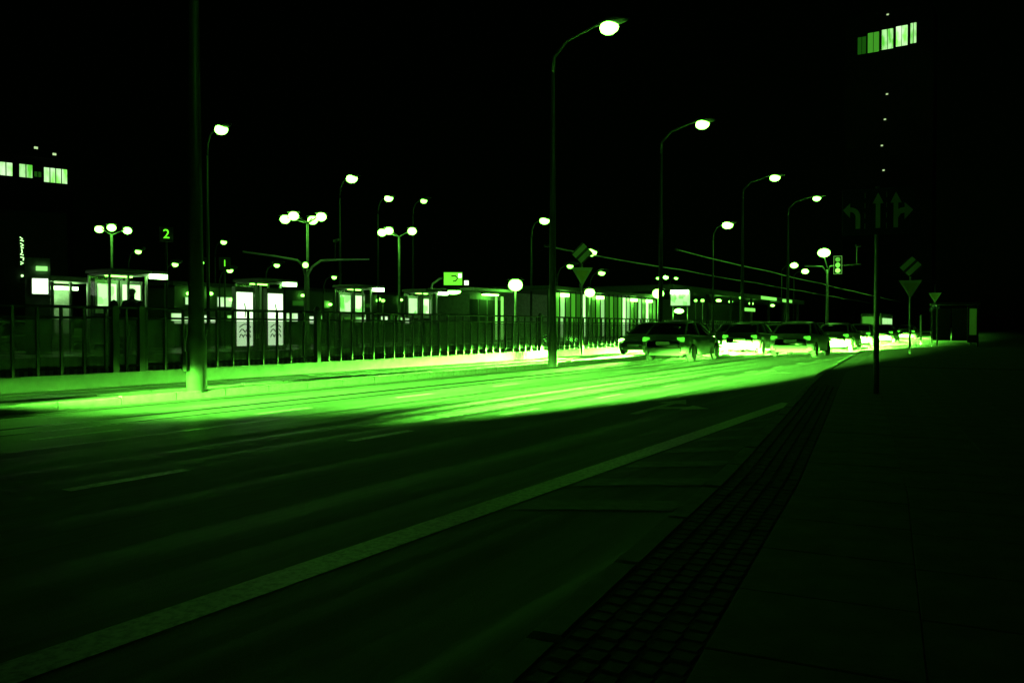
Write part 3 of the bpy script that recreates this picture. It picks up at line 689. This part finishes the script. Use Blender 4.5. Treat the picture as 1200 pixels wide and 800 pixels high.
# ---------------------------------------------------------------- cars at rest in the lanes
head_m = emit('headlamp', LAMP, 40); tail_m = emit('tail_lamp', (.09, 1, .03), 1.3)
tyre_m = mat('tyre', (.02, .02, .02), .8); rim_m = mat('alloy_rim', (.4, .4, .4), .35, .8)
car_glass = mat('car_glass', (.015, .018, .016), .06, 0, .1)
plate_m = mat('number_plate', (.7, .7, .68), .5, 0, .05)
def car_meshes():
    D = {}
    # y, bottom z, shoulder z, half width at sill, half width at shoulder, deck z (top of the lower body)
    ST = [(-2.12, .48, .70, .62, .60, .74), (-2.08, .32, .86, .80, .78, .92), (-1.80, .24, .90, .86, .85, .98), (-1.71, .26, .90, .87, .86, .98), (-1.64, .48, .90, .875, .86, .98), (-1.50, .62, .90, .88, .865, .98), (-1.32, .67, .90, .88, .87, .97), (-1.14, .62, .90, .88, .87, .97), (-1.0, .48, .90, .88, .87, .97), (-.93, .20, .89, .88, .87, .96), (-.4, .19, .88, .88, .88, .94), (.5, .19, .86, .88, .87, .92), (.97, .20, .845, .88, .86, .93), (1.04, .48, .84, .88, .86, .93), (1.18, .61, .83, .88, .86, .915), (1.36, .65, .80, .875, .85, .89), (1.54, .60, .77, .87, .84, .855), (1.68, .46, .75, .85, .82, .825), (1.75, .26, .73, .84, .80, .80), (1.9, .26, .70, .82, .78, .76), (2.1, .32, .60, .70, .66, .64), (2.16, .40, .54, .58, .55, .56)]
    rows = []
    for y, zb, zs, w0, w1, zd in ST:
        rows.append([(-w0 * .8, y, zb), (-w0, y, zb + .03), (-w0 * 1.01, y, (zb + zs) / 2), (-w1, y, zs), (-w1 * .88, y, zd), (-w1 * .4, y, zd + .02), (w1 * .4, y, zd + .02), (w1 * .88, y, zd), (w1, y, zs), (w0 * 1.01, y, (zb + zs) / 2), (w0, y, zb + .03), (w0 * .8, y, zb)])
    m = MB().grid(rows); n = 12
    m.f.append(tuple(range(n))); o = (len(ST) - 1) * n; m.f.append(tuple(o + i for i in range(n - 1, -1, -1)))
    D['body'] = m
    CB = [(-1.92, .95, .70, .95, .70), (-1.62, .95, .74, 1.24, .60), (-1.25, .95, .76, 1.40, .57), (-.5, .93, .77, 1.46, .57), (.15, .92, .77, 1.42, .56), (.65, .92, .76, 1.17, .62), (1.12, .92, .72, .93, .70)]
    D['glasshouse'] = MB().grid([[(-a, y, z0 - .03), (-b - (a - b) * .35, y, z0 + (z1 - z0) * .62), (-b, y, z1 - .02), (-b * .5, y, z1 + .005), (b * .5, y, z1 + .005), (b, y, z1 - .02), (b + (a - b) * .35, y, z0 + (z1 - z0) * .62), (a, y, z0 - .03)] for y, z0, a, z1, b in CB])
    D['roof'] = MB().grid([[(-b - .02, y, z1 - .035), (-b * .9, y, z1 + .008), (-b * .45, y, z1 + .022), (b * .45, y, z1 + .022), (b * .9, y, z1 + .008), (b + .02, y, z1 - .035)] for y, b, z1 in ((-1.36, .58, 1.36), (-1.2, .58, 1.41), (-.5, .58, 1.462), (.1, .57, 1.43), (.26, .57, 1.375))])
    pl = []
    for s in (-1, 1):
        pl += [[(s * .765, .98, .94), (s * .60, .22, 1.39)], [(s * .785, -.45, .93), (s * .60, -.48, 1.44)], [(s * .745, -1.86, .97), (s * .62, -1.3, 1.38)]]
    D['pillar'] = [MB().path([a, b], .035, 5) for a, b in pl]
    D['tyre'] = MB().lathe([(.20, -.09), (.29, -.10), (.315, -.07), (.315, .07), (.29, .10), (.20, .09)], n=18, axis='X')
    D['rim'] = MB().lathe([(.205, -.085), (.19, -.06), (.06, -.05), (.05, -.075), (0, -.075)], n=14, axis='X')
    D['rim2'] = MB().lathe([(0, .075), (.05, .075), (.06, .05), (.19, .06), (.205, .085)], n=14, axis='X')
    return D
CD = car_meshes(); CM = {}
def car(L, t, d, paint, label, spot=1.0, k=1.0, tailk=True, group='cars in the traffic lanes', lights=True, blend=.65, beam=(34, .28, 4.9, 1500000)):
    r = thing('car', P(L, t, .004), label, 'car', group, 0 if d > 0 else math.pi)
    pm = mat('paint_' + paint[0], paint[1], .28, .3, .05)
    b = CD['body'].build('body', pm, r, True)
    CD['glasshouse'].build('glasshouse', car_glass, r, True); CD['roof'].build('roof', pm, r, True)
    for q in CD['pillar']: q.build('pillar', pm, r)
    for y in (-1.32, 1.36):
        for s in (-1, 1):
            ty = link('wheel', bpy.data.meshes.get('wheel_tyre') or CD['tyre'].mesh('wheel_tyre', tyre_m, True), r, (s * .795, y, .315))
            link('rim', (bpy.data.meshes.get('rim_l') or CD['rim'].mesh('rim_l', rim_m)) if s < 0 else (bpy.data.meshes.get('rim_r') or CD['rim2'].mesh('rim_r', rim_m)), ty)
    MB().box((0, 0, .36), (1.30, 3.7, .30)).box((0, 0, .3), (1.6, 1.7, .2)).build('underbody', black, r)
    for s in (-1, 1):
        MB().ball((s * .62, 1.98, .64), .16, 1.15, .75, .55, 10, 6).build('headlight', head_m if lights else car_glass, r, True)
        MB().bevbox((s * .66, -2.02, .80), (.26, .18, .16), .03).build('tail_light', tail_m if lights else car_glass, r)
        MB().bevbox((s * .92, .72, .98), (.2, .10, .13), .03).build('wing_mirror', pm, r)
    MB().bevbox((0, -2.14, .44), (1.35, .10, .16), .03).build('rear_bumper', black, r)
    MB().bevbox((0, 2.15, .38), (1.1, .10, .14), .03).build('front_bumper', black, r)
    MB().box((0, -2.16, .66), (.52, .03, .12)).build('number_plate', plate_m, r)
    MB().box((0, 2.21, .44), (.52, .02, .11)).build('number_plate', plate_m, r)
    if lights:
        for s in (-1, 1):
            ld = bpy.data.lights.new('headlight_beam', 'SPOT'); ld.energy = beam[3] * spot; ld.color = LIT; ld.spot_size = R(beam[0]); ld.spot_blend = blend; ld.shadow_soft_size = .07
            lo = bpy.data.objects.new('headlight_beam', ld); COL.objects.link(lo); lo.parent = r
            lo.location = (s * .62, 2.2, .64); lo.rotation_euler = (R(90 - beam[2]), 0, R(-s * 1.0)); lo.scale = (1, beam[1], 1)
    return r
BLK = ('black', (.015, .016, .016)); GRY = ('grey', (.12, .12, .12)); SLV = ('silver', (.35, .36, .35)); RED = ('dark', (.05, .03, .03)); WHT = ('white', (.6, .6, .58))
NTH = ('first', 'second', 'third', 'fourth', 'fifth', 'sixth')
car(10.6, -1.4, 1, BLK, 'added black car out of view, its headlights lighting the lane beside the median', blend=1.0, beam=(26, .25, 3.5, 380000))  # unseen car added to throw light along this lane
car(7.6, -4.5, 1, GRY, 'added grey car out of view on full beam, lighting the middle lane', blend=1.0, beam=(13.5, .25, 1.8, 4200000))  # another unseen car, added for its glow on the middle lane
for k, (L0, t0, pc) in enumerate(((10.6, 29.5, SLV), (10.55, 39, GRY), (10.7, 49, WHT), (10.6, 61, GRY), (10.6, 76, SLV))):
    car(L0, t0, 1, pc, '%s %s car from the camera in the lane beside the median, seen from behind' % (NTH[k], pc[0]), blend=.8)
for k, (L0, t0, pc) in enumerate(((7.6, 36, WHT), (7.9, 47, SLV), (8.6, 60, SLV), (8.8, 74, BLK), (8.8, 92, GRY))):
    car(L0, t0, 1, pc, '%s %s car from the camera in the middle lane, seen from behind' % (NTH[k], pc[0]), blend=.8)
for k, (L0, t0, pc) in enumerate(((14.1, 35, SLV), (14.1, 48, GRY), (14.1, 59, WHT), (14.1, 76, GRY))):
    car(L0, t0, -1, pc, '%s %s car from the camera beyond the median, headlights facing the camera' % (NTH[k], pc[0]), spot=.6, blend=.9)
cp = pix(38, 383, 31)
car(-cp.x, cp.y, 1, BLK, 'parked dark car with lights off behind the railing, far left', group='parked cars', lights=False)

# far bus
r = thing('bus', P(15.0, 112, 0), 'far bus with lit windows left of the lane sign post', 'bus')
MB().bevbox((0, 5.5, 1.7), (2.5, 11, 2.7), .15).build('body', mat('paint_bus', (.3, .31, .3), .4), r)
for k in range(6): MB().box((1.27, 1.2 + 1.7 * k, 2.0), (.04, 1.3, .8)).build('window', emit('window_bright', (.45, 1, .33), 1.0), r)
MB().box((0, -.03, 2.05), (2.1, .04, 1.1)).build('windscreen', emit('window_mid', (.16, 1, .06), .3), r)
for y in (2.2, 8.4):
    for s in (-1, 1): MB().lathe([(.3, -.12), (.48, -.13), (.48, .13), (.3, .12)], (s * 1.1, y, .48), 14, 'X').build('wheel', tyre_m, r)
for s in (-1, 1): MB().ball((s * .95, -.05, .85), .16, 1, .5, .8).build('headlight', head_m, r, True)

# ---------------------------------------------------------------- waiting person (dark clothes, peaked cap)
def person(loc, rz, label):
    r = thing('person', loc, label, 'person', None, rz)
    J = {'pel': (0, 0, .98), 'belly': (0, .01, 1.12), 'chest': (0, .0, 1.34), 'neck': (0, .0, 1.50), 'chin': (0, -.03, 1.57), 'head': (0, -.02, 1.68), 'crown': (0, 0, 1.77),
         'shl': (-.19, 0, 1.43), 'ell': (-.25, .04, 1.14), 'wrl': (-.2, -.12, .93), 'shr': (.19, 0, 1.43), 'elr': (.26, .03, 1.14), 'wrr': (.2, -.14, .95),
         'hpl': (-.10, 0, .92), 'knl': (-.11, -.03, .50), 'anl': (-.12, .02, .09), 'tol': (-.14, -.16, .035), 'hpr': (.10, 0, .92), 'knr': (.13, -.04, .50), 'anr': (.15, .01, .09), 'tor': (.18, -.16, .035)}
    RA = {'pel': (.17, .12), 'belly': (.16, .115), 'chest': (.19, .125), 'neck': (.065, .065), 'chin': (.07, .085), 'head': (.085, .10), 'crown': (.06, .07), 'sh': (.075, .075), 'el': (.052, .052), 'wr': (.036, .03), 'hp': (.10, .10), 'kn': (.068, .068), 'an': (.048, .05), 'to': (.05, .03)}
    E = [('pel', 'belly'), ('belly', 'chest'), ('chest', 'neck'), ('neck', 'chin'), ('chin', 'head'), ('head', 'crown')]
    for s in 'lr': E += [('chest', 'sh' + s), ('sh' + s, 'el' + s), ('el' + s, 'wr' + s), ('pel', 'hp' + s), ('hp' + s, 'kn' + s), ('kn' + s, 'an' + s), ('an' + s, 'to' + s)]
    for s, sg in (('l', -1), ('r', 1)):
        w = Vector(J['wr' + s])
        J['pm' + s] = tuple(w + Vector((0, -.05, -.06))); RA['pm'] = (.032, .02); E.append(('wr' + s, 'pm' + s))
        for f in range(4):
            a = 'f%d' % f + s; J[a + 'a'] = tuple(w + Vector((sg * (.024 - .016 * f), -.075, -.10))); J[a + 'b'] = tuple(w + Vector((sg * (.024 - .016 * f), -.07, -.14 + .008 * abs(f - 1))))
            E += [('pm' + s, a + 'a'), (a + 'a', a + 'b')]
        J['th' + s] = tuple(w + Vector((-sg * .045, -.07, -.07))); E.append(('pm' + s, 'th' + s))
    ks = list(J); me = bpy.data.meshes.new('body'); me.from_pydata([J[k] for k in ks], [(ks.index(a), ks.index(b)) for a, b in E], [])
    o = link('body', me, r); md = o.modifiers.new('skin', 'SKIN')
    if not me.skin_vertices: me.attributes  # layer is made by the modifier below
    bm_ok = len(me.skin_vertices) > 0
    if not bm_ok:
        import bmesh
        bm = bmesh.new(); bm.from_mesh(me); bm.verts.layers.skin.verify(); bm.to_mesh(me); bm.free()
    sv = me.skin_vertices[0].data
    for i, k in enumerate(ks):
        rr = RA.get(k) or RA.get(k[:2]) or (.010, .010)
        sv[i].radius = rr; sv[i].use_root = (k == 'pel')
    o.modifiers.new('subdivision', 'SUBSURF').levels = 1; o.modifiers[-1].render_levels = 2
    me.materials.append(mat('dark_clothes', (.03, .032, .03), .85, 0, .2))
    skin = mat('skin', (.45, .33, .26), .6, 0, .08)
    MB().ball((0, -.075, 1.665), .085, .85, .55, 1.15, 10, 8).ball((0, -.135, 1.66), .02, .8, 1, 1.3, 6, 4).build('face', skin, r, True)
    cp_ = MB().ball((0, -.01, 1.74), .115, .95, 1.1, .75, 12, 6); cp_.prism([(-.09, -.10), (.09, -.10), (.07, -.22), (-.07, -.22)], 1.715, 1.73); cp_.build('cap', mat('light_cap', (.45, .45, .43), .8), r)
    MB().lathe([(.235, .80), (.215, .95), (.20, 1.12), (.225, 1.32), (.17, 1.46), (.075, 1.50)], n=14).build('coat', mat('dark_coat', (.025, .027, .025), .9), r, True)
    return r
person(P(20.75, t_at(155, 20.75), .5), R(60), 'person in dark coat and pale cap waiting in the leftmost shelter')
